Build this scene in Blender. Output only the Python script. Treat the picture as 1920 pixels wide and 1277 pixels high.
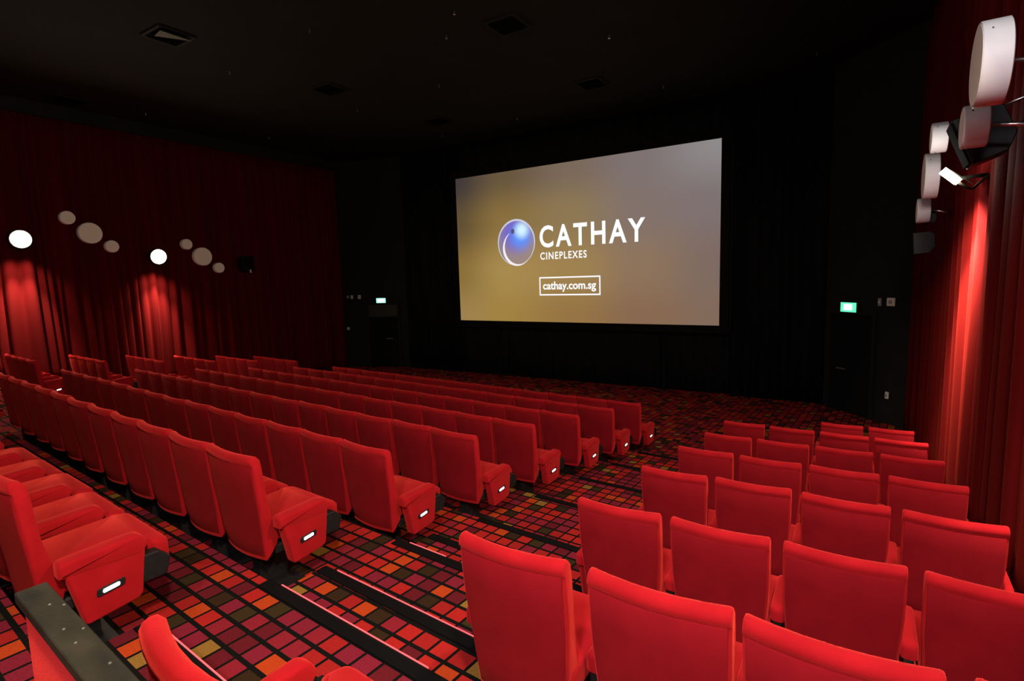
import bpy, bmesh, math, random
from mathutils import Vector, Matrix
random.seed(7)
PI = math.pi
for o in list(bpy.data.objects): bpy.data.objects.remove(o)
C = bpy.context.scene.collection
ZO = 3.09                      # height of the eye above the lowest floor
V = lambda x, y, z: Vector((x, y, z + ZO))

# ------------------------------------------------------------------ camera
yaw, pitch, roll, fpx = 0.5703, 0.1142, 0.0290, 1018.67
cy, sy, cp, sp, cr, sr = math.cos(yaw), math.sin(yaw), math.cos(pitch), math.sin(pitch), math.cos(roll), math.sin(roll)
fw = Vector((-sy*cp, cy*cp, -sp)); r0 = Vector((cy, sy, 0)); d0 = fw.cross(r0)
rt = cr*r0 + sr*d0; dn = -sr*r0 + cr*d0
cam = bpy.data.cameras.new('camera'); camo = bpy.data.objects.new('camera', cam); C.objects.link(camo)
m = Matrix((rt, -dn, -fw)).transposed().to_4x4(); m.translation = V(0, 0, 0)
camo.matrix_world = m
cam.sensor_fit = 'HORIZONTAL'; cam.sensor_width = 36; cam.lens = fpx*36/1920
cam.clip_start = .02; cam.clip_end = 100
bpy.context.scene.camera = camo

# ------------------------------------------------------------------ world, exposure, lights
w = bpy.data.worlds.new('world'); bpy.context.scene.world = w; w.use_nodes = True
w.node_tree.nodes['Background'].inputs[0].default_value = (.6, .5, .45, 1)
w.node_tree.nodes['Background'].inputs[1].default_value = 0.0
vs = bpy.context.scene.view_settings
vs.view_transform = 'Standard'; vs.look = 'None'; vs.exposure = 0.0; vs.gamma = 1.0; vs.use_curve_mapping = False
WARM = (1.0, .80, .56)
def aim(o, d): o.rotation_euler = Vector(d).to_track_quat('-Z', 'Y').to_euler()
def area(name, p, d, size, watts, col=WARM, sizey=None, spread=PI):
    l = bpy.data.lights.new(name, 'AREA'); l.energy = watts; l.color = col; l.size = size; l.spread = spread
    if sizey: l.shape = 'RECTANGLE'; l.size_y = sizey
    o = bpy.data.objects.new(name, l); C.objects.link(o); o.location = p; aim(o, d); return o
def spot(name, p, d, deg, watts, col=WARM, blend=.6, r=.06):
    l = bpy.data.lights.new(name, 'SPOT'); l.energy = watts; l.color = col; l.spot_size = math.radians(deg); l.spot_blend = blend; l.shadow_soft_size = r
    o = bpy.data.objects.new(name, l); C.objects.link(o); o.location = p; aim(o, d); return o
# unseen fill lamps, added overhead and behind the camera to light the seats
area('added_ceiling_fill', V(-2.6, -.6, 4.1), (-.10, .35, -1), .7, 50, (1, .90, .92))
area('added_rear_fill', V(.2, -1.9, 2.3), (-.12, .75, -.66), .5, 62, (1, .90, 1.0), spread=1.5)  # added lamp out of view, brightens the nearest seat backs
area('added_ceiling_fill', V(-9.0, .6, 4.1), (0, .35, -1), .7, 10, (1, .84, .78))
# wall floods: (x, y, z, side, watts on the curtain, watts into the room); side +1 = faces +X
FLOODS = [(-15.52, 4.40, 1.16, 1, 1.0, 62, 0), (-15.52, 7.15, .83, 1, 1.0, 62, 0), (-15.52, 1.6, 1.50, 1, 1.0, 15, 0),
          (.60, 6.75, .86, -1, 1.7, 68, 14), (.60, 3.0, 1.45, -1, .9, 85, 34), (.60, -.1, 1.9, -1, .25, 215, 0), (.70, -3.0, 2.3, -1, .2, 12, 0)]
for (x, y, z, s, pw, pr, pg) in FLOODS:
    lean = .48 if s < 0 else 0; tl = 2.3 if s < 0 else 1
    spot('flood_beam', V(x, y, z - .24), (-s*.24*tl, lean, -1), 112, (150 if s > 0 else 260)*pw, (1, .80, .62), 1.0)
    spot('flood_beam', V(x, y, z - .24), (-s*.44*tl, lean*2, -2.4), 56, 1150*pw, (1, .80, .62), 1.0)
    area('flood_spill', V(x + s*.14, y, z - .02), (s*1, 0, -.42), .22, pr, WARM)
    if pg:
        l = bpy.data.lights.new('flood_glow', 'POINT'); l.energy = pg; l.color = (1, .95, .90); l.shadow_soft_size = .06
        o = bpy.data.objects.new('flood_glow', l); C.objects.link(o); o.location = V(x - .14, y, z + .04)

# ------------------------------------------------------------------ materials
def mat(name, col, rough=.6, metal=0, emit=None, es=1.0, spec=.5):
    m = bpy.data.materials.new(name); m.use_nodes = True
    b = m.node_tree.nodes['Principled BSDF']
    b.inputs['Base Color'].default_value = (*col, 1); b.inputs['Roughness'].default_value = rough
    b.inputs['Metallic'].default_value = metal; b.inputs['Specular IOR Level'].default_value = spec
    if emit: b.inputs['Emission Color'].default_value = (*emit, 1); b.inputs['Emission Strength'].default_value = es
    return m
def noisy(name, c1, c2, scale, rough=.8, bump=.1, bscale=None, sheen=0, sheen_tint=(1, .3, .2), spec=.3, metal=0, stretch=None, detail=4):
    m = mat(name, c1, rough, metal, spec=spec); nt = m.node_tree; N = nt.nodes; L = nt.links; b = N['Principled BSDF']
    tc = N.new('ShaderNodeTexCoord'); src = tc.outputs['Object']
    if stretch:
        mp = N.new('ShaderNodeMapping'); mp.inputs['Scale'].default_value = stretch; L.new(src, mp.inputs[0]); src = mp.outputs[0]
    n = N.new('ShaderNodeTexNoise'); n.inputs['Scale'].default_value = scale; n.inputs['Detail'].default_value = detail
    L.new(src, n.inputs['Vector'])
    r = N.new('ShaderNodeValToRGB'); r.color_ramp.elements[0].position = .3; r.color_ramp.elements[1].position = .7
    r.color_ramp.elements[0].color = (*c1, 1); r.color_ramp.elements[1].color = (*c2, 1)
    L.new(n.outputs[0], r.inputs[0]); L.new(r.outputs[0], b.inputs['Base Color'])
    n2 = N.new('ShaderNodeTexNoise'); n2.inputs['Scale'].default_value = bscale or scale*12; n2.inputs['Detail'].default_value = 3
    L.new(src, n2.inputs['Vector'])
    bp = N.new('ShaderNodeBump'); bp.inputs['Strength'].default_value = bump; bp.inputs['Distance'].default_value = .01
    L.new(n2.outputs[0], bp.inputs['Height']); L.new(bp.outputs[0], b.inputs['Normal'])
    if sheen:
        b.inputs['Sheen Weight'].default_value = sheen; b.inputs['Sheen Roughness'].default_value = .45
        b.inputs['Sheen Tint'].default_value = (*sheen_tint, 1)
    return m
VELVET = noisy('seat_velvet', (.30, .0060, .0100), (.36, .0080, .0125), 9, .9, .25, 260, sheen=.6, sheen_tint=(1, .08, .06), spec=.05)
VELVET_SHADED = noisy('seat_velvet_shaded', (.185, .0046, .0084), (.225, .0058, .0100), 7, .9, .25, 260, sheen=.15, sheen_tint=(1, .10, .06), spec=.05)  # darker copy of the seat velvet: shade on the backs put into the colour
CURTAIN = noisy('curtain_velvet', (.052, .0011, .0013), (.074, .0016, .0017), 3, .85, .3, 120, sheen=.06, sheen_tint=(1, .07, .04), spec=.05, stretch=(1, 1, .1))
BLACKCLOTH = noisy('black_masking_cloth', (.0045, .0045, .005), (.007, .007, .007), 4, .95, .2, 80, spec=.05, stretch=(1, 1, .15))
BLACKWALL = noisy('black_wall_paint', (.008, .008, .008), (.012, .012, .011), 2, .75, .15, 60, spec=.12)
CEIL = noisy('black_ceiling_paint', (.012, .0105, .009), (.015, .0135, .0115), 1.2, .9, .3, 25, spec=.1)
PLASTIC = noisy('black_plastic', (.007, .0075, .0075), (.012, .0125, .0125), 30, .5, .1, 200, spec=.22)
METAL = noisy('black_steel', (.008, .008, .008), (.014, .014, .014), 20, .5, .1, 100, spec=.3)
CHROME = noisy('brushed_metal', (.55, .55, .56), (.7, .7, .7), 40, .3, .05, 200, metal=1)
RUBBER = noisy('nosing_rubber', (.0025, .0025, .0028), (.005, .005, .005), 30, .7, .3, 150, spec=.10, stretch=(1, 12, 1))
CAPWOOD = noisy('black_capping', (.006, .006, .0045), (.026, .022, .012), 7, .6, .10, 90, spec=.16, stretch=(1, 2, 1))
DRUM = noisy('white_drum_shell', (.72, .72, .76), (.80, .80, .83), 5, .5, .04, 60)
DRUMFACE = noisy('drum_face_cloth', (.84, .76, .70), (.90, .82, .76), 60, .85, .3, 300)
SCREWM = mat('screw_head', (.75, .72, .66), .3, .9)
LAMPGLOW = mat('aisle_lamp_lens', (1, 1, 1), .3, emit=(1, .98, .93), es=5)
FLOODGLOW = mat('flood_lens', (1, .95, .8), .3, emit=(1, .86, .55), es=26)
LEDGLOW = mat('led_strip_glow', (.8, .1, .1), .4, emit=(1, .14, .17), es=.85)
GREY = noisy('grey_fitting', (.20, .19, .17), (.28, .26, .24), 20, .6, .05)
WHITEPL = mat('white_plastic', (.6, .55, .5), .4)

def carpet():
    m = mat('woven_grid_carpet', (.3, .02, .02), .95, spec=.05); nt = m.node_tree; N = nt.nodes; L = nt.links; b = N['Principled BSDF']
    tc = N.new('ShaderNodeTexCoord'); mp = N.new('ShaderNodeMapping'); mp.inputs['Rotation'].default_value = (0, 0, .068)
    mp.inputs['Scale'].default_value = (1/.128, 1/.130, 1/.13); mp.inputs['Location'].default_value = (.37, .18, .21)
    L.new(tc.outputs['Object'], mp.inputs[0]); sx = N.new('ShaderNodeSeparateXYZ'); L.new(mp.outputs[0], sx.inputs[0])
    def M(op, a, bb=None, c=None):
        n = N.new('ShaderNodeMath'); n.operation = op
        for i, q in enumerate((a, bb, c)):
            if q is None: continue
            if isinstance(q, (int, float)): n.inputs[i].default_value = q
            else: L.new(q, n.inputs[i])
        return n.outputs[0]
    geo = N.new('ShaderNodeNewGeometry'); sn = N.new('ShaderNodeSeparateXYZ'); L.new(geo.outputs['Normal'], sn.inputs[0])
    upf = M('GREATER_THAN', sn.outputs[2], .5)
    yy = M('ADD', M('MULTIPLY', sx.outputs[1], upf), M('MULTIPLY', sx.outputs[2], M('SUBTRACT', 1, upf)))
    xx = sx.outputs[0]
    fx, fy = M('FRACT', xx), M('FRACT', yy)
    ix, iy = M('FLOOR', xx), M('FLOOR', yy)
    cv = N.new('ShaderNodeCombineXYZ'); L.new(ix, cv.inputs[0]); L.new(iy, cv.inputs[1])
    wn = N.new('ShaderNodeTexWhiteNoise'); wn.noise_dimensions = '3D'; L.new(cv.outputs[0], wn.inputs['Vector'])
    r = N.new('ShaderNodeValToRGB'); r.color_ramp.interpolation = 'CONSTANT'; L.new(wn.outputs['Value'], r.inputs[0])
    pal = [(0, (.46, .021, .017)), (.26, (.38, .018, .016)), (.38, (.24, .017, .034)), (.56, (.14, .012, .018)), (.66, (.28, .018, .03)), (.75, (.52, .060, .012)),
           (.83, (.042, .021, .009)), (.90, (.050, .030, .011)), (.955, (.30, .155, .03))]
    e = r.color_ramp.elements; e[0].position = 0; e[0].color = (*pal[0][1], 1); e[1].position = pal[1][0]; e[1].color = (*pal[1][1], 1)
    for p, c in pal[2:]:
        q = e.new(p); q.color = (*c, 1)
    edge = M('MAXIMUM', M('LESS_THAN', fx, .14), M('LESS_THAN', fy, .20))
    mx = N.new('ShaderNodeMix'); mx.data_type = 'RGBA'; L.new(edge, mx.inputs[0]); L.new(r.outputs[0], mx.inputs[6]); mx.inputs[7].default_value = (.0075, .007, .006, 1)
    nz = N.new('ShaderNodeTexNoise'); nz.inputs['Scale'].default_value = 160; nz.inputs['Detail'].default_value = 3; L.new(tc.outputs['Object'], nz.inputs['Vector'])
    mm = N.new('ShaderNodeMapRange'); mm.inputs[1].default_value = .3; mm.inputs[2].default_value = .7; mm.inputs[3].default_value = .66; mm.inputs[4].default_value = 1.02; L.new(nz.outputs[0], mm.inputs[0])
    mu = N.new('ShaderNodeMix'); mu.data_type = 'RGBA'; mu.blend_type = 'MULTIPLY'; mu.inputs[0].default_value = 1
    L.new(mx.outputs[2], mu.inputs[6]); L.new(mm.outputs[0], mu.inputs[7]); L.new(mu.outputs[2], b.inputs['Base Color'])
    bp = N.new('ShaderNodeBump'); bp.inputs['Strength'].default_value = .3; bp.inputs['Distance'].default_value = .004; L.new(nz.outputs[0], bp.inputs['Height']); L.new(bp.outputs[0], b.inputs['Normal'])
    return m
CARPET = carpet()

# ------------------------------------------------------------------ mesh helpers
def bm_obj(name, bm, mt, parent=None, smooth=False, recalc=True, loc=None, ang=None):
    if recalc: bmesh.ops.recalc_face_normals(bm, faces=bm.faces)
    me = bpy.data.meshes.new(name); bm.to_mesh(me); bm.free(); me.materials.append(mt)
    if smooth:
        me.polygons.foreach_set('use_smooth', [True]*len(me.polygons))
        if ang: me.set_sharp_from_angle(angle=ang)
    o = bpy.data.objects.new(name, me); C.objects.link(o)
    if parent: o.parent = parent
    if loc is not None: o.location = loc
    return o
def tag(o, label=None, cat=None, group=None, kind=None):
    if label: o['label'] = label
    if cat: o['category'] = cat
    if group: o['group'] = group
    if kind: o['kind'] = kind
    return o
def empty(name, loc, rz=0, label=None, cat=None, group=None):
    o = bpy.data.objects.new(name, None); C.objects.link(o); o.location = loc; o.rotation_euler = (0, 0, rz); o.empty_display_size = .1
    return tag(o, label, cat, group)
def box(bm, x0, x1, y0, y1, z0, z1, bev=0, seg=2):
    r = bmesh.ops.create_cube(bm, size=1)
    for v in r['verts']: v.co = Vector((x0+(v.co.x+.5)*(x1-x0), y0+(v.co.y+.5)*(y1-y0), z0+(v.co.z+.5)*(z1-z0)))
    if bev:
        es = list({e for v in r['verts'] for e in v.link_edges})
        bmesh.ops.bevel(bm, geom=es, offset=bev, segments=seg, affect='EDGES', profile=.5)
def prism(bm, pts, axis, a, b, bev=0, seg=2):
    """extrude the 2-D outline pts along axis from a to b"""
    def P(p, t):
        return {'x': (t, p[0], p[1]), 'y': (p[0], t, p[1]), 'z': (p[0], p[1], t)}[axis]
    va = [bm.verts.new(P(p, a)) for p in pts]; vb = [bm.verts.new(P(p, b)) for p in pts]
    n = len(pts); fs = [bm.faces.new(va), bm.faces.new(vb[::-1])]
    for i in range(n): fs.append(bm.faces.new((va[i], vb[i], vb[(i+1) % n], va[(i+1) % n])))
    if bev:
        es = [e for e in set(fs[0].edges) | set(fs[1].edges)]
        bmesh.ops.recalc_face_normals(bm, faces=fs)
        bmesh.ops.bevel(bm, geom=es, offset=bev, segments=seg, affect='EDGES', profile=.5)
def round_poly(pts, rad, seg=4):
    """round each corner (x, y[, r]) of a closed outline"""
    out = []; n = len(pts)
    for i in range(n):
        p = Vector(pts[i][:2]); a = Vector(pts[i-1][:2]); b = Vector(pts[(i+1) % n][:2]); r = pts[i][2] if len(pts[i]) > 2 else rad
        if r <= 0: out.append(tuple(p)); continue
        u = (a-p).normalized(); v = (b-p).normalized(); ang = u.angle(v); d = min(r/math.tan(ang/2), (a-p).length*.49, (b-p).length*.49)
        p0 = p+u*d; p1 = p+v*d
        for k in range(seg+1):
            t = k/seg; out.append(tuple((1-t)**2*p0 + 2*t*(1-t)*p + t*t*p1))
    return out
def tube(bm, pts, r, n=8):
    rings = []
    for i, p in enumerate(pts):
        p = Vector(p); d = (Vector(pts[min(i+1, len(pts)-1)]) - Vector(pts[max(i-1, 0)])).normalized()
        u = d.orthogonal().normalized(); v = d.cross(u)
        rings.append([bm.verts.new(p + (u*math.cos(2*PI*k/n) + v*math.sin(2*PI*k/n))*r) for k in range(n)])
    for a, b in zip(rings, rings[1:]):
        for k in range(n): bm.faces.new((a[k], a[(k+1) % n], b[(k+1) % n], b[k]))
    bm.faces.new(rings[0][::-1]); bm.faces.new(rings[-1])
def lathe(bm, prof, n=40, axis='x'):
    """profile (t, r) spun around the x axis"""
    rings = []
    for t, r in prof:
        rings.append([bm.verts.new((t, r*math.cos(2*PI*k/n), r*math.sin(2*PI*k/n))) for k in range(n)])
    for a, b in zip(rings, rings[1:]):
        for k in range(n): bm.faces.new((a[k], a[(k+1) % n], b[(k+1) % n], b[k]))
    bm.faces.new(rings[0][::-1]); bm.faces.new(rings[-1])
NB = bmesh.new

# ------------------------------------------------------------------ floor: tiers of carpet
TIER = [('T', -1.58), ('A', -1.81), ('B', -2.03), ('C', -2.29), ('D', -2.455), ('E', -2.62), ('F', -2.775), ('G', -2.925), ('H', -3.09)]
RISE = [.76, 1.83, 2.93, 4.03, 5.12, 6.24, 7.34, 8.46]          # riser line of each tier at x = -3
XL, XR, YB, YF = -16.35, 1.40, -4.2, 14.5
def ry(k, x):                                                    # riser line k at x
    y = RISE[k] + .072*(-3 - min(x, -1.4))
    return y - .01*max(0, x+1.4)
bm = NB(); XS = [XL, -1.4, XR]
def quad(bm, *p): bm.faces.new([bm.verts.new(q) for q in p])
for k, (nm, z) in enumerate(TIER):
    for xa, xb in zip(XS, XS[1:]):
        ya, yb = (YB, YB) if k == 0 else (ry(k-1, xa), ry(k-1, xb))
        yc, yd = (YF, YF) if k == len(TIER)-1 else (ry(k, xb), ry(k, xa))
        quad(bm, (xa, ya, z+ZO), (xb, yb, z+ZO), (xb, yc, z+ZO), (xa, yd, z+ZO))
        if k:
            zu = TIER[k-1][1]+ZO
            quad(bm, (xa, ya, zu), (xb, yb, zu), (xb, yb, z+ZO), (xa, ya, z+ZO))
STEPX = [(-3.02, -1.42), (-13.45, -11.95)]
for k in (0, 1, 2):                                              # half steps in the aisles
    zl, zu = TIER[k+1][1]+ZO, TIER[k][1]+ZO; zm = (zl+zu)/2
    for xa, xb in STEPX:
        a0, b0 = ry(k, xa), ry(k, xb); dd = .41
        quad(bm, (xa, a0, zm), (xb, b0, zm), (xb, b0+dd, zm), (xa, a0+dd, zm))
        quad(bm, (xa, a0+dd, zm), (xb, b0+dd, zm), (xb, b0+dd, zl), (xa, a0+dd, zl))
        quad(bm, (xa, a0, zm), (xa, a0+dd, zm), (xa, a0+dd, zl), (xa, a0, zl))
        quad(bm, (xb, b0, zm), (xb, b0, zl), (xb, b0+dd, zl), (xb, b0+dd, zm))
fl = bm_obj('floor', bm, CARPET, recalc=False); tag(fl, kind='structure')
bm = NB(); box(bm, XL-.1, XR+.1, YB-.1, YF+.1, -.12, -.02); sl = bm_obj('floor_slab', bm, BLACKWALL); tag(sl, kind='structure')

ORD = ['first', 'second', 'third', 'fourth', 'fifth', 'sixth', 'seventh', 'eighth', 'ninth', 'tenth', 'eleventh', 'twelfth', 'thirteenth', 'fourteenth', 'fifteenth']
# stair nosings in the aisle beside the camera
nz = []
for k in range(8):
    nz.append((k, 0, TIER[k][1]))
    if k < 3: nz.append((k, .41, (TIER[k][1]+TIER[k+1][1])/2))
slope = math.atan(-.072)
cnt = 0
for (k, dy, z) in nz:
    if (k, dy) == (0, 0): continue
    xa, xb = -3.0, -1.44
    cx = (xa+xb)/2; cyy = ry(k, cx)+dy; hw = (xb-xa)/2/math.cos(slope)
    lit = cnt < 3
    where = ['beside the near partition', 'topmost across the open aisle', 'just below the topmost lit edge'][cnt] if lit else '%s dark edge down the aisle' % ORD[cnt-3]
    t = empty('stair_nosing', V(cx, cyy, z), slope, ('black rubber stair nosing with a glowing red strip, ' if lit else 'black stair nosing across the carpeted aisle, ')+where, 'stair nosing', 'stair nosings in the aisle')
    bm = NB(); prism(bm, [(-.072, 0), (-.072, .010), (-.006, .012), (.010, .008), (.010, -.035), (0, -.035), (0, 0)], 'x', -hw, hw)
    bm_obj('tread_strip', bm, RUBBER, t)
    if lit or cnt == 3:
        bm = NB(); box(bm, -hw+(0 if cnt == 0 else .12), hw-(.20 if cnt == 1 else .05) if lit else -hw+.5, .010, .0165, .001, .012)
        bm_obj('led_strip', bm, LEDGLOW, t)
    cnt += 1

# ------------------------------------------------------------------ room shell
def struct(name, bm, m, **k): return tag(bm_obj(name, bm, m, **k), kind='structure')
ZC = 4.30
bm = NB(); box(bm, XL-.1, XL, YB, 13.6, 0-.05, ZC+ZO+.05); struct('wall_left', bm, BLACKWALL)
bm = NB(); box(bm, XR, XR+.1, YB, 12.9, -.05, ZC+ZO+.05); struct('wall_right', bm, BLACKWALL)
bm = NB(); box(bm, XL, XR, YB-.1, YB, -.05, ZC+ZO+.05); struct('wall_back', bm, BLACKWALL)
bm = NB(); box(bm, XL-.1, XR+.1, YF, YF+.1, -.05, ZC+ZO+.05); struct('wall_front', bm, BLACKWALL)
bm = NB(); box(bm, XL-.1, XR+.1, YB-.1, YF+.1, ZC+ZO, ZC+ZO+.1); struct('ceiling', bm, CEIL)
bm = NB(); box(bm, XL, XL+.42, YB, 13.62, 3.99+ZO, ZC+ZO); struct('trim_1', bm, BLACKWALL)      # pelmet above the left curtain
bm = NB(); box(bm, XR-.30, XR, YB, 12.4, ZC-.12+ZO, ZC+ZO); struct('trim_2', bm, BLACKWALL)

def splay(name, A, B, door, sign, sw, handle, side, num):
    """angled corner wall from A to B with an exit door, an exit sign and switch plates"""
    A = Vector((*A, 0)); B = Vector((*B, 0)); L = (B-A).length; rz = math.atan2(B.y-A.y, B.x-A.x)
    zf = 0.0
    bm = NB(); box(bm, 0, L, 0, .12, 0, ZC+ZO)
    wl = struct(name, bm, BLACKWALL); wl.location = A; wl.rotation_euler = (0, 0, rz)
    d0, d1, dh = door
    # door leaf with its frame
    d = empty('door_%d' % num, A+Vector((math.cos(rz), math.sin(rz), 0))*((d0+d1)/2), rz); d['kind'] = 'structure'
    hw = (d1-d0)/2
    bm = NB(); box(bm, -hw, hw, -.035, -.002, .01, dh, .006, 1); bm_obj('door_leaf', bm, BLACKCLOTH, d)
    bm = NB(); box(bm, -hw-.07, -hw, -.06, 0, 0, dh+.07); box(bm, hw, hw+.07, -.06, 0, 0, dh+.07); box(bm, -hw, hw, -.06, 0, dh, dh+.07)
    bm_obj('door_frame', bm, BLACKWALL, d)
    hc = handle[0]-(d0+d1)/2
    bm = NB(); box(bm, hc-.12, hc+.12, -.085, -.06, handle[1]-.015, handle[1]+.015, .005, 1); box(bm, hc-.10, hc-.08, -.07, -.03, handle[1]-.015, handle[1]+.015); box(bm, hc+.08, hc+.10, -.07, -.03, handle[1]-.015, handle[1]+.015)
    bm_obj('door_handle', bm, CHROME, d)
    if num == 1:
        bm = NB(); box(bm, -hw+.02, hw-.02, -.045, -.034, dh-.46, dh-.02, .004, 1); bm_obj('door_plate', bm, METAL, d)  # sheen on the door top, put in as a paler sheet
    # exit sign
    sx_, sz, sw_, sh = sign
    u = Vector((math.cos(rz), math.sin(rz), 0)); nrm = Vector((u.y, -u.x, 0))
    t = empty('exit_sign', A+u*sx_+nrm*.02+Vector((0, 0, sz)), rz, 'small glowing green exit sign above the %s front door' % side, 'exit sign', 'exit signs by the screen')
    bm = NB(); box(bm, -sw_/2-.02, sw_/2+.02, -.05, 0, -sh/2-.02, sh/2+.02, .006, 1); bm_obj('sign_housing', bm, PLASTIC, t)
    em = mat('exit_sign_green_%d' % num, (.1, .6, .4), .4, emit=(.10, .75, .42) if num == 2 else (.42, .95, .78), es=1.25)
    bm = NB(); box(bm, -sw_/2, sw_/2, -.056, -.049, -sh/2, sh/2); bm_obj('sign_panel', bm, em, t)
    bm = NB(); box(bm, -sw_*.26, sw_*.26, -.060, -.055, -sh*.30, sh*.34, .02, 2); bm_obj('sign_pictogram', bm, mat('exit_sign_white_%d' % num, (1, 1, 1), .4, emit=(.75, 1, .92), es=1.1), t)
    for (a, z, sw2, sh2, mm, lab, cat) in sw:
        t = empty('wall_switch' if cat == 'switch' else 'wall_fitting', A+u*a+nrm*.02+Vector((0, 0, z)), rz, lab, cat)
        bm = NB(); box(bm, -sw2/2, sw2/2, -.03, 0, -sh2/2, sh2/2, .008, 2); bm_obj('plate', bm, mm, t)
        bm = NB(); box(bm, -sw2*.2, sw2*.2, -.038, -.029, -sh2*.2, sh2*.2, .003, 1); bm_obj('rocker', bm, WHITEPL if mm is GREY else GREY, t)
splay('wall_front_left', (-16.30, 13.42), (-13.6, 14.4), (1.32, 2.47, 2.30), (1.86, 2.425, .36, .17),
      [(.54, 2.58, .07, .10, GREY, 'dim plate at the curtain edge, leftmost of three on black wall', 'switch'),
       (.70, 2.57, .09, .13, WHITEPL, 'pale plate, middle of three beside the left exit sign', 'switch'),
       (1.0, 2.57, .11, .14, WHITEPL, 'pale plate nearest the left exit sign', 'switch'),
       (.48, 1.42, .10, .10, WHITEPL, 'small pale knob low on black wall beside left curtain', 'switch')], (2.13, 1.05), 'left', 1)
splay('wall_front_right', (-.62, 14.02), (.92, 12.47), (.20, 1.27, 2.13), (.68, 2.275, .40, .20),
      [(1.40, 2.41, .07, .16, GREY, 'narrow plate left of the pair by the right curtain', 'switch'),
       (1.65, 2.42, .17, .16, WHITEPL, 'pale square plate at the edge of the right curtain', 'switch'),
       (1.66, .58, .07, .14, WHITEPL, 'small pale fitting low beside the right curtain', 'fitting')], (.54, .95), 'right', 2)

# ------------------------------------------------------------------ curtains
def curtain(name, x0f, y0, y1, z0f, z1, s, label, amp=.11, seed=1, per=(.22, .46), mt=CURTAIN):
    """pleated drape along y; s = side the folds swell to"""
    rnd = random.Random(seed); cuts = [y0]
    while cuts[-1] < y1: cuts.append(cuts[-1]+rnd.uniform(*per))
    amps = [rnd.uniform(.45, 1.0)*amp for _ in cuts]; ph = [rnd.uniform(-.6, .6) for _ in cuts]
    rows = []; NZ = 14; pts = []
    for i in range(len(cuts)-1):
        for k in range(9): pts.append((i, k/9))
    bm = NB(); grid = []
    for (i, t) in pts:
        a, b = cuts[i], cuts[i+1]; col = []
        for j in range(NZ+1):
            q = j/NZ; y = a+(b-a)*t; fall = .55+.45*(1-q)             # folds open towards the hem
            sh = .10*math.sin(q*2.2+ph[i]*3)*(1-q)*math.sin(t*PI)
            w_ = math.sin(PI*t)**.8; am = amps[i]*fall
            x = x0f(y)+s*(am*w_ - .03) ; yy = min(max(y+sh, y0), y1)
            zz = z0f(yy)+(z1-z0f(yy))*q
            col.append(bm.verts.new((x, yy, zz+ZO)))
        grid.append(col)
    for a, b in zip(grid, grid[1:]):
        for j in range(NZ): bm.faces.new((a[j], b[j], b[j+1], a[j+1]))
    o = bm_obj(name, bm, mt, recalc=False, smooth=True)
    md = o.modifiers.new('thickness', 'SOLIDIFY'); md.thickness = .006; md.offset = 0
    return tag(o, label, 'curtain', 'red side curtains')
def floor_z(x, y):
    z = TIER[0][1]
    for k in range(8):
        if y > ry(k, x): z = TIER[k+1][1]
    return z
def hem(x, ):
    return lambda y: max(floor_z(x, y-.12), floor_z(x, y+.12))+.02
xl = lambda y: -16.02
xr = lambda y: 1.04-.019*(y-4)
curtain('curtain', xl, -4.0, 13.55, hem(-16.0), 3.99, 1, 'long pleated dark red curtain hanging along the left wall', .21, 3, (.12, .33))
curtain('curtain', xr, 8.30, 12.62, hem(1.0), 4.18, -1, 'shadowed end of the red right-hand curtain by the black corner', .11, 5, (.20, .34))
curtain('curtain', lambda y: xr(y)-.02, -4.0, 8.36, hem(1.0), 4.18, -1, 'brightly lit pleated red curtain on the right wall', .125, 11, (.20, .42))
# black masking drapes beside the screen
def drape_x(name, x0, x1, y, z0, z1, label, seed, per=(.16, .3), amp=.08):
    rnd = random.Random(seed); cuts = [x0]
    while cuts[-1] < x1: cuts.append(min(x1, cuts[-1]+rnd.uniform(*per)))
    bm = NB(); grid = []
    for i in range(len(cuts)-1):
        am = rnd.uniform(.5, 1)*amp
        for k in range(9):
            x = cuts[i]+(cuts[i+1]-cuts[i])*k/9
            grid.append([bm.verts.new((x, y-am*math.sin(PI*k/9), z+ZO)) for z in (z0, (z0+z1)/2, z1)])
    for a, b in zip(grid, grid[1:]):
        for j in range(2): bm.faces.new((a[j], a[j+1], b[j+1], b[j]))
    o = bm_obj(name, bm, BLACKCLOTH, recalc=False, smooth=True)
    md = o.modifiers.new('thickness', 'SOLIDIFY'); md.thickness = .006; md.offset = 0
    return tag(o, label, 'drape', 'black drapes around the screen')
drape_x('masking_drape', -13.55, -11.10, 14.32, -3.07, ZC-.02, 'black pleated masking drape left of the screen', 21)
drape_x('masking_drape', -2.66, -.60, 14.20, -3.07, ZC-.02, 'black pleated masking drape right of the screen', 22)
drape_x('masking_drape', -11.08, -2.68, 14.36, -3.07, -1.50, 'black pleated drape hanging below the screen', 23)
drape_x('masking_drape', -11.08, -2.68, 14.36, 3.34, ZC-.02, 'black pleated valance above the screen', 24)

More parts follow.
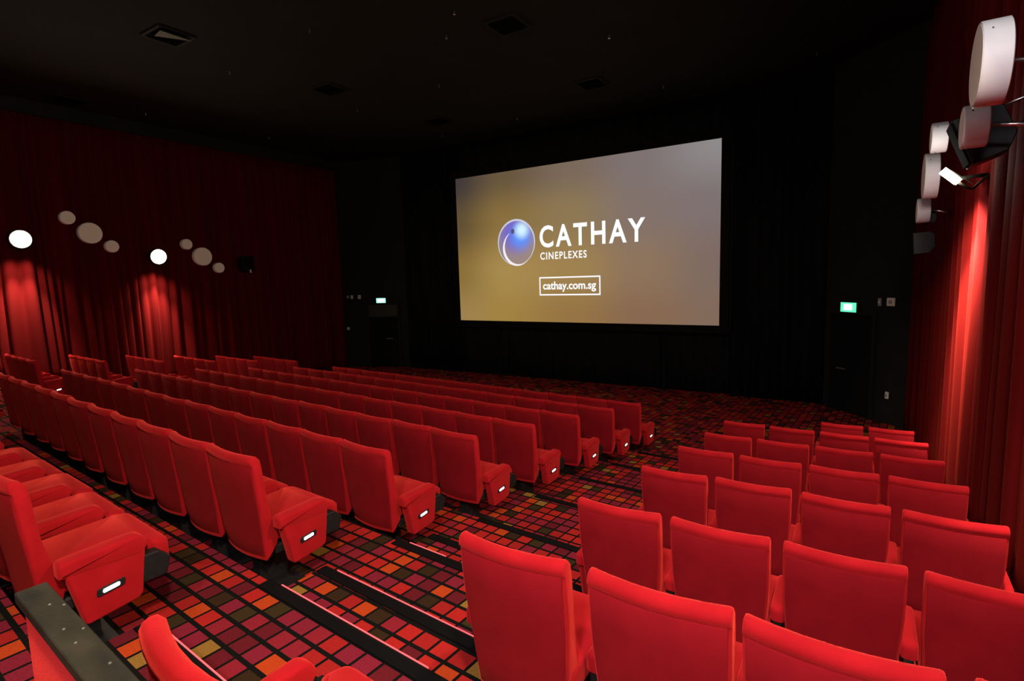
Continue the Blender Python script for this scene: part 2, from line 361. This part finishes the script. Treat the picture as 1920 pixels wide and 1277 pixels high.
# ------------------------------------------------------------------ cinema screen
SX0, SX1, SZ0, SZ1, SY = -10.877, -2.883, -1.304, 3.148, 13.93
scr = empty('cinema_screen', V((SX0+SX1)/2, SY, SZ0), 0, 'large glowing cinema screen showing a white logo on gold and grey', 'cinema screen')
cxs = (SX0+SX1)/2
def lin(c): return tuple(((v/255)/12.92 if v/255 <= .04045 else (((v/255)+.055)/1.055)**2.4) for v in c)
def screen_mat():
    m = mat('screen_picture', (0, 0, 0), .9, spec=0); nt = m.node_tree; N = nt.nodes; L = nt.links; b = N['Principled BSDF']
    tc = N.new('ShaderNodeTexCoord'); s = N.new('ShaderNodeSeparateXYZ'); L.new(tc.outputs['Object'], s.inputs[0])
    u = N.new('ShaderNodeMapRange'); u.inputs[1].default_value = SX0-cxs; u.inputs[2].default_value = SX1-cxs; L.new(s.outputs[0], u.inputs[0])
    v = N.new('ShaderNodeMapRange'); v.inputs[1].default_value = 0; v.inputs[2].default_value = SZ1-SZ0; L.new(s.outputs[2], v.inputs[0])
    U = [0, .22, .5, .75, 1]
    rows = [[(158, 130, 78), (162, 130, 66), (150, 116, 68), (137, 105, 80), (130, 106, 90)],
            [(140, 112, 58), (168, 138, 78), (160, 130, 80), (142, 116, 92), (126, 106, 98)],
            [(98, 80, 52), (138, 112, 62), (142, 120, 84), (130, 114, 108), (126, 114, 114)],
            [(66, 58, 57), (104, 86, 62), (122, 104, 90), (126, 115, 114), (142, 137, 138)]]
    outs = []
    for row in rows:
        r = N.new('ShaderNodeValToRGB'); r.color_ramp.interpolation = 'EASE'; e = r.color_ramp.elements
        e[0].position = 0; e[0].color = (*lin(row[0]), 1); e[1].position = 1; e[1].color = (*lin(row[4]), 1)
        for p, c in zip(U[1:4], row[1:4]): q = e.new(p); q.color = (*lin(c), 1)
        L.new(u.outputs[0], r.inputs[0]); outs.append(r.outputs[0])
    cur = outs[0]
    for i, (a, bb) in enumerate(((.02, .34), (.34, .68), (.68, .98))):
        mr = N.new('ShaderNodeMapRange'); mr.interpolation_type = 'SMOOTHSTEP'; mr.inputs[1].default_value = a; mr.inputs[2].default_value = bb; L.new(v.outputs[0], mr.inputs[0])
        mx = N.new('ShaderNodeMix'); mx.data_type = 'RGBA'; L.new(mr.outputs[0], mx.inputs[0]); L.new(cur, mx.inputs[6]); L.new(outs[i+1], mx.inputs[7]); cur = mx.outputs[2]
    L.new(cur, b.inputs['Emission Color']); b.inputs['Emission Strength'].default_value = 1
    return m
bm = NB(); box(bm, SX0-cxs, SX1-cxs, 0, .03, 0, SZ1-SZ0); bm_obj('screen_surface', bm, screen_mat(), scr)
bm = NB()
for (a, b_, c, d) in ((SX0-.22, SX0-.001, SZ0-.2, SZ1+.2), (SX1+.001, SX1+.22, SZ0-.2, SZ1+.2), (SX0-.001, SX1+.001, SZ0-.2, SZ0-.001), (SX0-.001, SX1+.001, SZ1+.001, SZ1+.2)):
    box(bm, a-cxs, b_-cxs, -.01, .09, c-SZ0, d-SZ0)
bm_obj('masking_frame', bm, BLACKCLOTH, scr)
for sx in (-2.6, 2.6):
    bm = NB(); box(bm, sx-.04, sx+.04, .12, .18, -(SZ0+ZO), SZ1-SZ0, .004, 1); box(bm, sx-.04, sx+.04, .03, .12, .4, .5); box(bm, sx-.04, sx+.04, .03, .12, 3.6, 3.7); bm_obj('support_post', bm, BLACKCLOTH, scr)
WHITE_E = mat('screen_white', (0, 0, 0), .9, emit=(1, 1, 1), es=1.0, spec=0)
def letters(txt, x0, x1, z0, z1, name, off=.02, y=-.006, spacing=1.0):
    cu = bpy.data.curves.new('t', 'FONT'); cu.body = txt; cu.extrude = .002; cu.offset = off; cu.space_character = spacing; cu.resolution_u = 4
    to = bpy.data.objects.new('t', cu); C.objects.link(to)
    dg = bpy.context.evaluated_depsgraph_get(); me = bpy.data.meshes.new_from_object(to.evaluated_get(dg)); bpy.data.objects.remove(to)
    xs = [v.co.x for v in me.vertices]; ys = [v.co.y for v in me.vertices]
    ax, bx, ay, by = min(xs), max(xs), min(ys), max(ys)
    for v in me.vertices:
        v.co = Vector((x0-cxs+(v.co.x-ax)/(bx-ax)*(x1-x0), y-v.co.z, z0-SZ0+(v.co.y-ay)/(by-ay)*(z1-z0)))
    me.materials.clear(); me.materials.append(WHITE_E); me.name = name
    o = bpy.data.objects.new(name, me); C.objects.link(o); o.parent = scr; return o
letters('CATHAY', -7.88, -4.74, .845, 1.475, 'logo_lettering', .022, spacing=1.25)
letters('CINEPLEXES', -7.87, -6.40, .505, .715, 'small_lettering', .02, spacing=1.22)
letters('cathay.com.sg', -7.80, -6.13, -.43, -.13, 'address_lettering', .022)
bm = NB()
for (a, b_, c, d) in ((-7.92, -6.0, -.035, .005), (-7.92, -6.0, -.53, -.49), (-7.92, -7.885, -.49, -.035), (-6.035, -6.0, -.49, -.035)):
    box(bm, a-cxs, b_-cxs, -.008, -.002, c-SZ0, d-SZ0)
bm_obj('address_box', bm, WHITE_E, scr)
# round emblem: glowing disc, pale ring and inner crescent line
EX, EZ, ER, EH = -8.685-cxs, 1.045-SZ0, .635, .665
def emblem_mat():
    m = mat('emblem_glow', (0, 0, 0), .9, spec=0); nt = m.node_tree; N = nt.nodes; L = nt.links; b = N['Principled BSDF']
    tc = N.new('ShaderNodeTexCoord')
    def dist(x, z, sc):
        mp = N.new('ShaderNodeVectorMath'); mp.operation = 'DISTANCE'; L.new(tc.outputs['Object'], mp.inputs[0]); mp.inputs[1].default_value = (x, -.002, z)
        mr = N.new('ShaderNodeMapRange'); mr.interpolation_type = 'SMOOTHERSTEP'; mr.inputs[1].default_value = sc; mr.inputs[2].default_value = 0; L.new(mp.outputs['Value'], mr.inputs[0]); return mr.outputs[0]
    def mix(f, a, c):
        mx = N.new('ShaderNodeMix'); mx.data_type = 'RGBA'; L.new(f, mx.inputs[0])
        if isinstance(a, tuple): mx.inputs[6].default_value = (*lin(a), 1)
        else: L.new(a, mx.inputs[6])
        mx.inputs[7].default_value = (*lin(c), 1); return mx.outputs[2]
    c = mix(dist(EX-.05, EZ+.30, .95), (158, 136, 128), (112, 100, 205))
    c = mix(dist(EX+.16, EZ+.18, .62), c, (95, 150, 255))
    c = mix(dist(EX+.20, EZ+.36, .40), c, (215, 245, 255))
    L.new(c, b.inputs['Emission Color']); b.inputs['Emission Strength'].default_value = 1
    return m
bm = NB(); vs_ = [bm.verts.new((EX+ER*math.cos(a*PI/32), -.003, EZ+EH*math.sin(a*PI/32))) for a in range(64)]; bm.faces.new(vs_)
bmesh.ops.solidify(bm, geom=bm.faces[:], thickness=.002); bm_obj('emblem_disc', bm, emblem_mat(), scr)
def ring(name, f, n, wf, mt, y=-.007):
    bm = NB(); a = []; 
    for i in range(n+1):
        t = i/n; x, z, nx, nz_ = f(t); w2 = wf(t)/2
        a.append((bm.verts.new((x+nx*w2, y, z+nz_*w2)), bm.verts.new((x-nx*w2, y, z-nz_*w2))))
    for p, q in zip(a, a[1:]): bm.faces.new((p[0], p[1], q[1], q[0]))
    bmesh.ops.solidify(bm, geom=bm.faces[:], thickness=.003)
    return bm_obj(name, bm, mt, scr)
RINGM = mat('emblem_ring_glow', (0, 0, 0), .9, emit=lin((205, 205, 225)), es=1, spec=0)
RING2 = mat('emblem_crescent_glow', (0, 0, 0), .9, emit=lin((245, 240, 240)), es=1, spec=0)
ring('emblem_ring', lambda t: (EX+ER*math.cos(2*PI*t), EZ+EH*math.sin(2*PI*t), math.cos(2*PI*t), math.sin(2*PI*t)), 64, lambda t: .035+.02*math.sin(2*PI*t), RINGM)
def cres(t):
    a = PI*.70+t*PI*1.02; cx_, cz_, ra, rb = EX+.06, EZ-.14, .50, .52
    return (cx_+ra*math.cos(a), cz_+rb*math.sin(a), math.cos(a), math.sin(a))
ring('emblem_crescent', cres, 40, lambda t: .012+.07*math.sin(PI*min(1, t*1.05)), RING2, -.008)
bm = NB(); vs_ = [bm.verts.new((EX-.11+.06*math.cos(a*PI/8), -.009, EZ+.34+.075*math.sin(a*PI/8))) for a in range(16)]; bm.faces.new(vs_)
bmesh.ops.solidify(bm, geom=bm.faces[:], thickness=.002); bm_obj('emblem_dot', bm, mat('emblem_dot_grey', (0, 0, 0), emit=lin((88, 84, 120)), es=1, spec=0), scr)

# ------------------------------------------------------------------ ceiling fittings
def vent(x, y, sz, label, face=False):
    t = empty('ceiling_vent', V(x, y, ZC), 0, label, 'ceiling vent', 'square vents in the black ceiling')
    h = sz/2; bm = NB()
    for (a, b_, c, d) in ((-h, h, -h, -h+.05), (-h, h, h-.05, h), (-h, -h+.05, -h+.05, h-.05), (h-.05, h, -h+.05, h-.05)): box(bm, a, b_, c, d, -.03, -.004)
    bm_obj('vent_frame', bm, BLACKWALL, t)
    bm = NB(); box(bm, -h+.05, h-.05, -h+.05, h-.05, -.006, -.002); bm_obj('vent_throat', bm, BLACKCLOTH, t)
    for q in (.72, .48, .26):
        a = h*q; bm = NB()
        outer = [bm.verts.new((sx*a, sy_*a, -.05)) for sx, sy_ in ((-1, -1), (1, -1), (1, 1), (-1, 1))]
        inner = [bm.verts.new((sx*(a-.07), sy_*(a-.07), -.012)) for sx, sy_ in ((-1, -1), (1, -1), (1, 1), (-1, 1))]
        for i in range(4): bm.faces.new((outer[i], outer[(i+1) % 4], inner[(i+1) % 4], inner[i]))
        bmesh.ops.solidify(bm, geom=bm.faces[:], thickness=.004)
        bm_obj('vent_cone', bm, BLACKCLOTH, t)
    if face:   # paler triangular blade at one side
        bm = NB(); prism(bm, [(h-.06, -h+.06), (h-.06, h-.06), (h-.34, -h+.1)], 'z', -.075, -.066); bm_obj('vent_blade', bm, noisy('pale_vent_blade', (.07, .065, .045), (.09, .085, .06), 9, .6, .1), t)
for (x, y, lab, f) in ((-10.15, 5.2, 'black ceiling vent with a pale triangular blade, nearest the upper left', True), (-5.23, 8.3, 'square black ceiling vent high above the screen, top centre', False),
                       (-5.25, 11.8, 'small dark vent above the right half of the screen', False), (-10.1, 8.55, 'dark vent behind the one with the pale blade', False),
                       (-15.3, 5.5, 'flat dark vent near the top of the left curtain', False), (-9.8, 11.9, 'faint vent above the left edge of the screen', False)):
    vent(x, y, .62, lab, f)
SPR = [(-8.05, 6.46), (-10.85, 6.69), (-10.75, 9.92), (-14.73, 10.12), (-15.0, 6.97), (-5.67, 7.4), (-6.33, 8.01), (-8.01, 9.8), (-3.98, 9.74), (-3.99, 13.0), (-7.99, 13.05), (-.9, 13.0), (-10.66, 13.1)]
SPRL = ['between the two nearest vents', 'just below the pale-bladed vent', 'in line with the far left vent', 'near the left curtain, further off', 'near the left curtain, nearer one', 'at the very top of the ceiling view', 'left of the top centre vent',
        'midway between ceiling top and screen', 'right of the top centre vent', 'above the right end of the screen', 'above the middle of the screen', 'in the far right corner', 'above the left edge of the screen']
bmS = NB(); tube(bmS, [(0, 0, 0), (0, 0, -.05)], .012, 8); meS = bm_obj('stem', bmS, CHROME, None); meS = meS
bmD = NB(); tube(bmD, [(0, 0, -.058), (0, 0, -.052)], .022, 12); meD = bm_obj('deflector', bmD, CHROME, None)
for i, ((x, y), l) in enumerate(zip(SPR, SPRL)):
    t = empty('ceiling_sprinkler', V(x, y, ZC), 0, 'small metal sprinkler head on black ceiling, '+l, 'sprinkler', 'sprinkler heads on the ceiling')
    for src in (meS, meD):
        o = src if i == 0 else src.copy()
        if i: C.objects.link(o)
        o.parent = t

# ------------------------------------------------------------------ wall drums, floods, loudspeakers
def drum(x, y, z, r, s, thick, label, wx, tilt=0):
    t = empty('wall_drum', V(x, y, z), 0, label, 'wall drum', 'white drum-shaped wall discs')
    t.rotation_euler = (0, tilt, 0)
    bm = NB(); lathe(bm, [(-s*thick, r*.97), (-s*thick*.97, r), (-s*.004, r), (0, r-.006)] if False else [(-thick*s, r*.96), (-thick*s*.96, r), (-.006*s, r), (0, r-.004), (-.004*s, r-.012)], 48)
    bm_obj('drum_shell', bm, DRUM, t, smooth=True, ang=.6)
    bm = NB(); lathe(bm, [(-.003*s, r-.013), (.002*s, r-.014)], 48); bm_obj('drum_face', bm, DRUMFACE, t)
    bm = NB(); L_ = abs(x-wx); tube(bm, [(-s*thick, 0, 0), (-s*(thick+(L_-thick)*.5), 0, -.02), (-s*L_, 0, -.06)], .014, 8); bm_obj('wall_bracket', bm, CHROME, t, smooth=True)
    bm = NB()
    for a in (.4, 2.5, 4.6): box(bm, -s*thick*.30-.004, -s*thick*.30+.004, r*math.cos(a)-.004, r*math.cos(a)+.004, r*math.sin(a)-.004, r*math.sin(a)+.004)
    bm_obj('fixing_screw', bm, METAL, t)
LL = [(-15.72, 5.408, 1.719, .155, 'small beige disc at upper left, top of the nearer left trio'), (-15.72, 5.831, 1.383, .25, 'large oval beige disc, middle of the nearer left trio'),
      (-15.72, 6.262, 1.078, .15, 'small beige disc, lowest of the nearer left trio'), (-15.72, 8.074, 1.196, .145, 'small beige disc, top of the farther left trio'),
      (-15.72, 8.483, .866, .255, 'large round beige disc, middle of the farther left trio'), (-15.72, 8.931, .55, .147, 'small beige disc, lowest of the farther left trio')]
for (x, y, z, r, lab) in LL: drum(x-.08, y, z, r, 1, .12, lab, -16.15)
RR = [(.53, 4.34, 1.165, .235, 'largest white drum at top right, seen edge-on'), (.55, 4.95, .935, .140, 'white drum in front of the big black loudspeaker'),
      (.575, 7.41, 1.335, .152, 'small white drum, topmost of three beside the bright lamp'), (.575, 8.05, 1.03, .255, 'tall white drum left of the bright lamp'),
      (.575, 8.75, .70, .152, 'small white drum, lowest on the right wall')]
for (x, y, z, r, lab) in RR: drum(x, y, z, r, -1, .135, lab, xr(y)-.02)

def flood(x, y, z, s, label, tube_lamp=False):
    t = empty('wall_flood', V(x, y, z), 0, label, 'flood lamp', 'glaring wall floods')
    W_, H_, D_ = (.40, .34, .12)
    if tube_lamp:
        t.rotation_euler = (math.radians(0), 0, 0)
        a = Vector((s*.02, -.02, -.08)); b_ = Vector((s*.02, .0, .08))
        bm = NB(); tube(bm, [(.058, .0, -.095), (.050, 0, -.087), (-.062, 0, .022), (-.070, 0, .030)], .036, 16); bm_obj('lamp_tube', bm, FLOODGLOW, t, smooth=True)
        bm = NB(); tube(bm, [(.05, 0, -.092), (.12, 0, -.15), (.16, 0, -.17)], .012, 8); tube(bm, [(.16, 0, -.17), (.26, .0, -.06), (.40, .02, -.05)], .014, 8); tube(bm, [(.05, .0, -.06), (.40, .02, -.04)], .018, 8)
        bm_obj('lamp_arm', bm, PLASTIC, t, smooth=True)
        bm = NB(); prism(bm, [(.0, .03), (.14, -.09), (.17, -.12), (.03, .0)], 'y', .03, .06); bm_obj('reflector', bm, METAL, t)
        return t
    bm = NB(); prism(bm, [(.205*math.cos(k*PI/16), .205*math.sin(k*PI/16)) for k in range(32)], 'x', -.5*D_, .5*D_); bm_obj('housing', bm, METAL, t)
    bm = NB(); prism(bm, [(.185*math.cos(k*PI/16), .185*math.sin(k*PI/16)) for k in range(32)], 'x', s*.5*D_, s*(.5*D_+.01)); bm_obj('lamp_lens', bm, FLOODGLOW, t)
    bm = NB(); tube(bm, [(-s*.05, 0, -.02), (-s*.35, 0, -.10)], .018, 8); bm_obj('lamp_arm', bm, METAL, t)
    t.rotation_euler = (0, s*math.radians(8), 0)
flood(-15.52, 4.40, 1.16, 1, 'glaring flood lamp at the far left on the red curtain')
flood(-15.52, 7.15, .83, 1, 'glaring flood lamp between the two trios of discs')
flood(.69, 6.70, .87, -1, 'bright tubular flood lamp on an arm on the right wall', True)

def speaker(x, y, z, s, sc, ry_, label, rx=0, rz=0):
    t = empty('wall_loudspeaker', V(x, y, z), rz, label, 'loudspeaker'); t.rotation_euler = (rx, ry_, rz)
    bm = NB(); prism(bm, [(-.16*sc, -.22*sc), (.10*sc, -.22*sc), (.20*sc, -.10*sc), (.20*sc, .16*sc), (.12*sc, .22*sc), (-.16*sc, .22*sc)], 'y', -.17*sc, .17*sc, .008*sc, 1); bm_obj('cabinet', bm, PLASTIC, t)
    bm = NB(); box(bm, -.178*sc, -.160*sc, -.155*sc, .155*sc, -.205*sc, .205*sc, .006*sc, 1); bm_obj('grille', bm, BLACKCLOTH, t)
    return t
sp1 = speaker(.72, 5.45, .95, -1, .82, math.radians(-22), 'big angular black loudspeaker behind the drums, upper right')
bm = NB(); tube(bm, [(.14, .1, .1), (.22, .02, .14), (.30, -.05, .13)], .012, 8); tube(bm, [(.18, .1, -.02), (.34, -.05, -.02)], .014, 8); bm_obj('mounting_arm', bm, CHROME, sp1, smooth=True)
speaker(.66, 8.9, .30, -1, .62, math.radians(-4), 'small dark loudspeaker box lowest on the right wall')
speaker(.72, 8.9, .62, -1, .34, math.radians(-10), 'black fitting tucked under the lowest right drum')
sp4 = speaker(-15.78, 9.74, .66, 1, 1.0, math.radians(8), 'black loudspeaker on the left curtain right of the discs'); sp4.rotation_euler = (0, math.radians(8), PI)
bm = NB(); box(bm, -.19, -.16, -.02, .02, -.30, -.20, .006, 1); bm_obj('bracket_clip', bm, WHITEPL, sp4)

# ------------------------------------------------------------------ seats
def seat_meshes(bw, half, aw, tag_):
    """bw back width, half = half pitch, aw armrest width; returns {part: mesh}"""
    R = {}
    prof = [(.072, .275), (.060, .38), (.050, .50), (.036, .62), (.022, .74), (.012, .84), (.009, .905), (.008, .926), (-.003, .938), (-.003, .958), (.006, .974), (.022, .981),
            (.042, .979), (.060, .958), (.070, .90), (.078, .80), (.090, .68), (.118, .56), (.150, .47), (.160, .42), (.148, .36), (.098, .295)]
    rear = [(.275, .072), (.38, .060), (.50, .050), (.62, .036), (.74, .022), (.84, .012), (.905, .009), (.94, 0), (1, .02)]
    front = [(.275, .085), (.36, .148), (.42, .160), (.47, .150), (.56, .118), (.68, .090), (.80, .078), (.90, .070), (.955, .060), (1, .04)]
    def it(tab, z):
        if z <= tab[0][0]: return tab[0][1]
        for (a, p), (b, q) in zip(tab, tab[1:]):
            if z <= b: return p+(q-p)*(z-a)/(b-a)
        return tab[-1][1]
    def hw(z): return bw/2*(.86+.14*min(1, max(0, (z-.30)/.42))**.8)
    wing = .036
    bm = NB(); st = [(-1, .84, .012), (-.988, .95, .004), (-.95, 1, 0), (-.88, 1, 0), (-.66, 1, 0), (-.33, 1, 0), (0, 1, 0), (.33, 1, 0), (.66, 1, 0), (.88, 1, 0), (.95, 1, 0), (.988, .95, .004), (1, .84, .012)]
    rings = []
    for (u, t, dz) in st:
        ring_ = []
        for (y, z) in prof:
            md = (it(rear, z)+it(front, z))/2; yy = md+(y-md)*t + wing*u*u
            zz = z-dz*max(0, (z-.85)/.13) 
            ring_.append(bm.verts.new((u*hw(z), yy, zz)))
        rings.append(ring_)
    n = len(prof)
    for a, b in zip(rings, rings[1:]):
        for k in range(n): bm.faces.new((a[k], a[(k+1) % n], b[(k+1) % n], b[k]))
    bm.faces.new(rings[0][::-1]); bm.faces.new(rings[-1])
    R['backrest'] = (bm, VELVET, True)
    # rear panel, a shade proud of the wrap
    bm = NB(); us = [-.965, -.95, -.6, -.3, 0, .3, .6, .95, .965]; zs = [.295, .305, .40, .50, .60, .70, .80, .915, .925]
    g = []
    for u in us:
        col = []
        for z in zs:
            e = -.004 if (abs(u) < .96 and .30 < z < .92) else .006
            col.append(bm.verts.new((u*hw(z), it(rear, z)+wing*u*u+e, z)))
        g.append(col)
    for a, b in zip(g, g[1:]):
        for k in range(len(zs)-1): bm.faces.new((a[k], b[k], b[k+1], a[k+1]))
    R['back_panel'] = (bm, VELVET_SHADED, True)
    # T-shaped cushion
    hi = half-aw/2-.004; ho = half-.008
    out = round_poly([(-hi, .12, .01), (hi, .12, .01), (hi, .50, .02), (ho, .535, .02), (ho, .64, .05), (-ho, .64, .05), (-ho, .535, .02), (-hi, .50, .02)], .02, 3)
    bm = NB(); prism(bm, out, 'z', .375, .512, .028, 3)
    for v in bm.verts:
        if v.co.y > .5: v.co.z -= (v.co.y-.5)*.16
        if v.co.y < .5 and v.co.z > .45: v.co.z -= (.5-v.co.y)*.05
        if v.co.z > .47: v.co.z += .008*math.cos(v.co.x/ho*PI/2)
    R['seat_cushion'] = (bm, VELVET, True)
    # armrest pad
    pad = [(.15, .490), (.15, .568, .03), (.485, .588, .06), (.525, .530, .05), (.485, .480, .02)]
    bm = NB(); prism(bm, round_poly(pad, .01, 4), 'x', -aw/2, aw/2, .018, 3); R['armrest'] = (bm, VELVET, True)
    bm = NB(); prism(bm, round_poly([(.16, .20), (.16, .500), (.44, .495), (.45, .26, .04), (.40, .20)], .01), 'x', -aw*.28, aw*.28, .004, 1); R['arm_support'] = (bm, PLASTIC, False)
    bm = NB(); prism(bm, round_poly([(.232, .228, .02), (.196, .40, .02), (.168, .525, .01), (.505, .525, .01), (.490, .40, .02), (.472, .262, .045)], .02, 4), 'x', -aw/2+.004, aw/2-.004, .012, 3); R['end_panel'] = (bm, VELVET, True)
    bm = NB(); prism(bm, round_poly([(.470, .325, .01), (.470, .465, .01), (.560, .465, .012), (.612, .415, .012), (.590, .325, .02)], .01), 'x', -aw*.42, aw*.42, .006, 1); R['cup_holder'] = (bm, PLASTIC, False)
    bm = NB(); box(bm, -half+.06, half-.06, .18, .42, .28, .345, .01, 1); box(bm, -.05, .05, .16, .36, .015, .29, .006, 1); box(bm, -half*.75, half*.75, .13, .40, 0, .018, .004, 1)
    R['pedestal'] = (bm, METAL, False)
    # aisle lamp: pill-shaped bezel and lens on the outer face (x+)
    bm = NB(); prism(bm, round_poly([(.280, .345), (.398, .362), (.404, .402), (.286, .385)], .012, 4), 'x', 0, .007, .002, 1); R['light_bezel'] = (bm, PLASTIC, False)
    bm = NB(); prism(bm, round_poly([(.305, .361), (.375, .371), (.378, .389), (.308, .379)], .009, 5), 'x', .006, .011); R['light_lens'] = (bm, LAMPGLOW, False)
    M = {}
    for k, (b, mt, sm) in R.items():
        bmesh.ops.recalc_face_normals(b, faces=b.faces)
        me = bpy.data.meshes.new(k); b.to_mesh(me); b.free(); me.materials.append(mt)
        if sm:
            me.polygons.foreach_set('use_smooth', [True]*len(me.polygons)); me.set_sharp_from_angle(angle=math.radians(50))
        M[k] = me
    me = M['back_panel']                                             # make sure the panel faces the rear
    if sum(p.normal.y for p in me.polygons) > 0: me.flip_normals()
    return M
MAIN = seat_meshes(.580, .30, .092, 'm')
SIDE = seat_meshes(.492, .276, .068, 's')
WING = seat_meshes(.555, .2875, .085, 'w')
def part(name, me, parent, x=0, flip=False):
    o = bpy.data.objects.new(name, me); C.objects.link(o); o.parent = parent; o.location = (x, 0, 0)
    if flip: o.scale = (-1, 1, 1)
    return o
def seat(M, half, aw, x, y, ztop, rz, label, group, left_arm=True, right_arm=False, left_end=False, right_end=False, dx=0):
    t = empty('cinema_chair', V(x, y, ztop-.98), rz, label, 'cinema seat', group)
    part('backrest', M['backrest'], t); part('back_panel', M['back_panel'], t); part('seat_cushion', M['seat_cushion'], t)
    part('pedestal', M['pedestal'], t)
    def arm(px, end, flip):
        part('armrest', M['armrest'], t, px)
        part('cup_holder', M['cup_holder'], t, px)
        if end:
            e = part('end_panel', M['end_panel'], t, px)
            b = part('aisle_light', M['light_bezel'], t, px+(-1 if flip else 1)*(aw/2-.0045), flip)
            part('light_lens', M['light_lens'], b)
            b['label'] = 'small white aisle light in a black bezel'
        else: part('arm_support', M['arm_support'], t, px)
    if left_end: arm(-half-.012, True, True)
    elif left_arm: arm(-half, False, False)
    if right_end: arm(half+.016, True, False)
    elif right_arm: arm(half, False, False)
    return t
random.seed(4)
def jit(a): return random.uniform(-a, a)
ROWN = ['nearest', 'second nearest', 'third', 'fourth', 'fifth', 'sixth', 'seventh', 'farthest']
# centre block: x of the aisle-end back corner, y, z of the back top
MX = [-3.70, -3.69, -3.66, -3.62, -3.62, -3.61, -3.575, -3.56]
MY = [.745, 1.841, 2.931, 4.027, 5.123, 6.244, 7.348, 8.473]
MZ = [-.83, -1.054, -1.315, -1.479, -1.644, -1.800, -1.950, -2.113]
ang = -.075
for r in range(8):
    n_ = 5 if r == 0 else 14
    if r == 1: n_ = 11
    for n in range(n_):
        cx = MX[r]-n*.6*math.cos(ang)+.29*math.cos(ang); cyy = MY[r]-n*.6*math.sin(ang)+.29*math.sin(ang)
        rowtxt = ROWN[r]+' row of the large block'
        if n == 0: lab = 'red seat with lit side panel, aisle end, '+rowtxt
        elif n == 13: lab = 'red seat at the far left end of the '+rowtxt
        else: lab = 'red velvet seat, %s in from the aisle, %s' % (ORD[n], rowtxt)
        seat(MAIN, .30, .092, cx, cyy+jit(.006), MZ[r]+jit(.004), ang+jit(.008), lab, 'red seats in the large centre block', True, False, n == 13, n == 0)
# right block beside the curtain
RX = [-1.50, -1.370, -1.372, -1.384, -1.409, -1.427, -1.447, -1.488]
RY = [.50, 1.643, 2.771, 3.914, 5.029, 6.156, 7.311, 8.458]
ROWR = ['beside the black-capped partition', 'front-most full row near the camera', 'second row', 'third row', 'fourth row', 'fifth row', 'sixth row', 'farthest row']
for r in range(8):
    for n in range(4):
        if r == 0 and n > 1 or r == 7 and n < 2: continue
        dx = (.03 if n == 1 else 0) if r == 1 else 0
        cx = RX[r]+n*.552+.246+dx; cyy = RY[r]-.008*n*.55
        posn = ['leftmost seat', 'second seat from the left', 'third seat from the left', 'seat against the red curtain'][n]
        if r == 0: lab = ['red seat top rising behind the black-capped partition', 'red armrest and seat corner cut by the bottom edge'][n]
        elif r == 7: lab = ['left seat of the pair in the farthest right-hand row', 'right seat of the farthest pair, by the curtain'][n-2]
        elif r == 1: lab = '%s in the nearest right-hand row, brightly lit' % posn
        else: lab = 'red %s, %s of right-hand block' % (posn, ROWR[r])
        seat(SIDE, .276, .068, cx, cyy+jit(.006), MZ[r]+.003+jit(.004), (-.085 if r == 0 else -.008+jit(.008)), lab, 'red seats in the right-hand block', True, n == 3, n == 0 or (r == 7 and n == 2), False)
lamp_arm = None
for o in C.objects:
    if o.get('label', '') == 'red seat against the red curtain, second row of right-hand block':
        bm = NB(); tube(bm, [(-.300, .145, .415), (-.300, .145, .450)], .012, 10)
        lo = bm_obj('seat_light', bm, LAMPGLOW, o); lo['label'] = 'tiny warm light between two seats'
# left wing
WX = [-15.397, -15.381, -15.344, -15.320, -15.311, -15.29]; WY = [3.824, 4.930, 6.050, 7.163, 8.260, 9.37]
for r in range(6):
    for n in range(4):
        cx = WX[r]+n*.5748*math.cos(-.0728)+.277; cyy = WY[r]+n*.5748*math.sin(-.0728)-.02
        lab = 'red seat, %s from the left curtain, %s row of small far-left block' % (ORD[n], ['nearest', 'second', 'third', 'fourth', 'fifth', 'farthest'][r])
        if n == 3: lab = 'red seat at the aisle end, %s row of the small far-left block' % ['nearest', 'second', 'third', 'fourth', 'fifth', 'farthest'][r]
        seat(WING, .2875, .085, cx, cyy+jit(.006), MZ[r+2]+.023+jit(.003), -.0728+jit(.008), lab, 'red seats in the small left block', True, False, n == 0, n == 3)

# ------------------------------------------------------------------ partition behind the nearest right-hand seats
pt = empty('low_partition', V(-1.41, .345, -1.58), -.072, 'low red partition with a black screwed capping, lower left corner', 'partition')
PL = 2.45
bm = NB(); box(bm, .015, PL, -.018, .022, 0, .955, .012, 2); bm_obj('upholstered_panel', bm, VELVET, pt)
bm = NB(); box(bm, 0, PL, -.026, .026, .957, .980, .002, 1); bm_obj('capping_board', bm, CAPWOOD, pt)
for (x, y) in ((.115, .004), (.14, .020), (.235, -.004), (.262, .017), (.300, -.004), (.41, .012), (.47, -.008), (.60, .01), (.72, -.006), (.9, .01)):
    bm = NB(); tube(bm, [(x, y, .979), (x, y, .9815)], .0022, 10); bm_obj('screw_head', bm, SCREWM, pt)
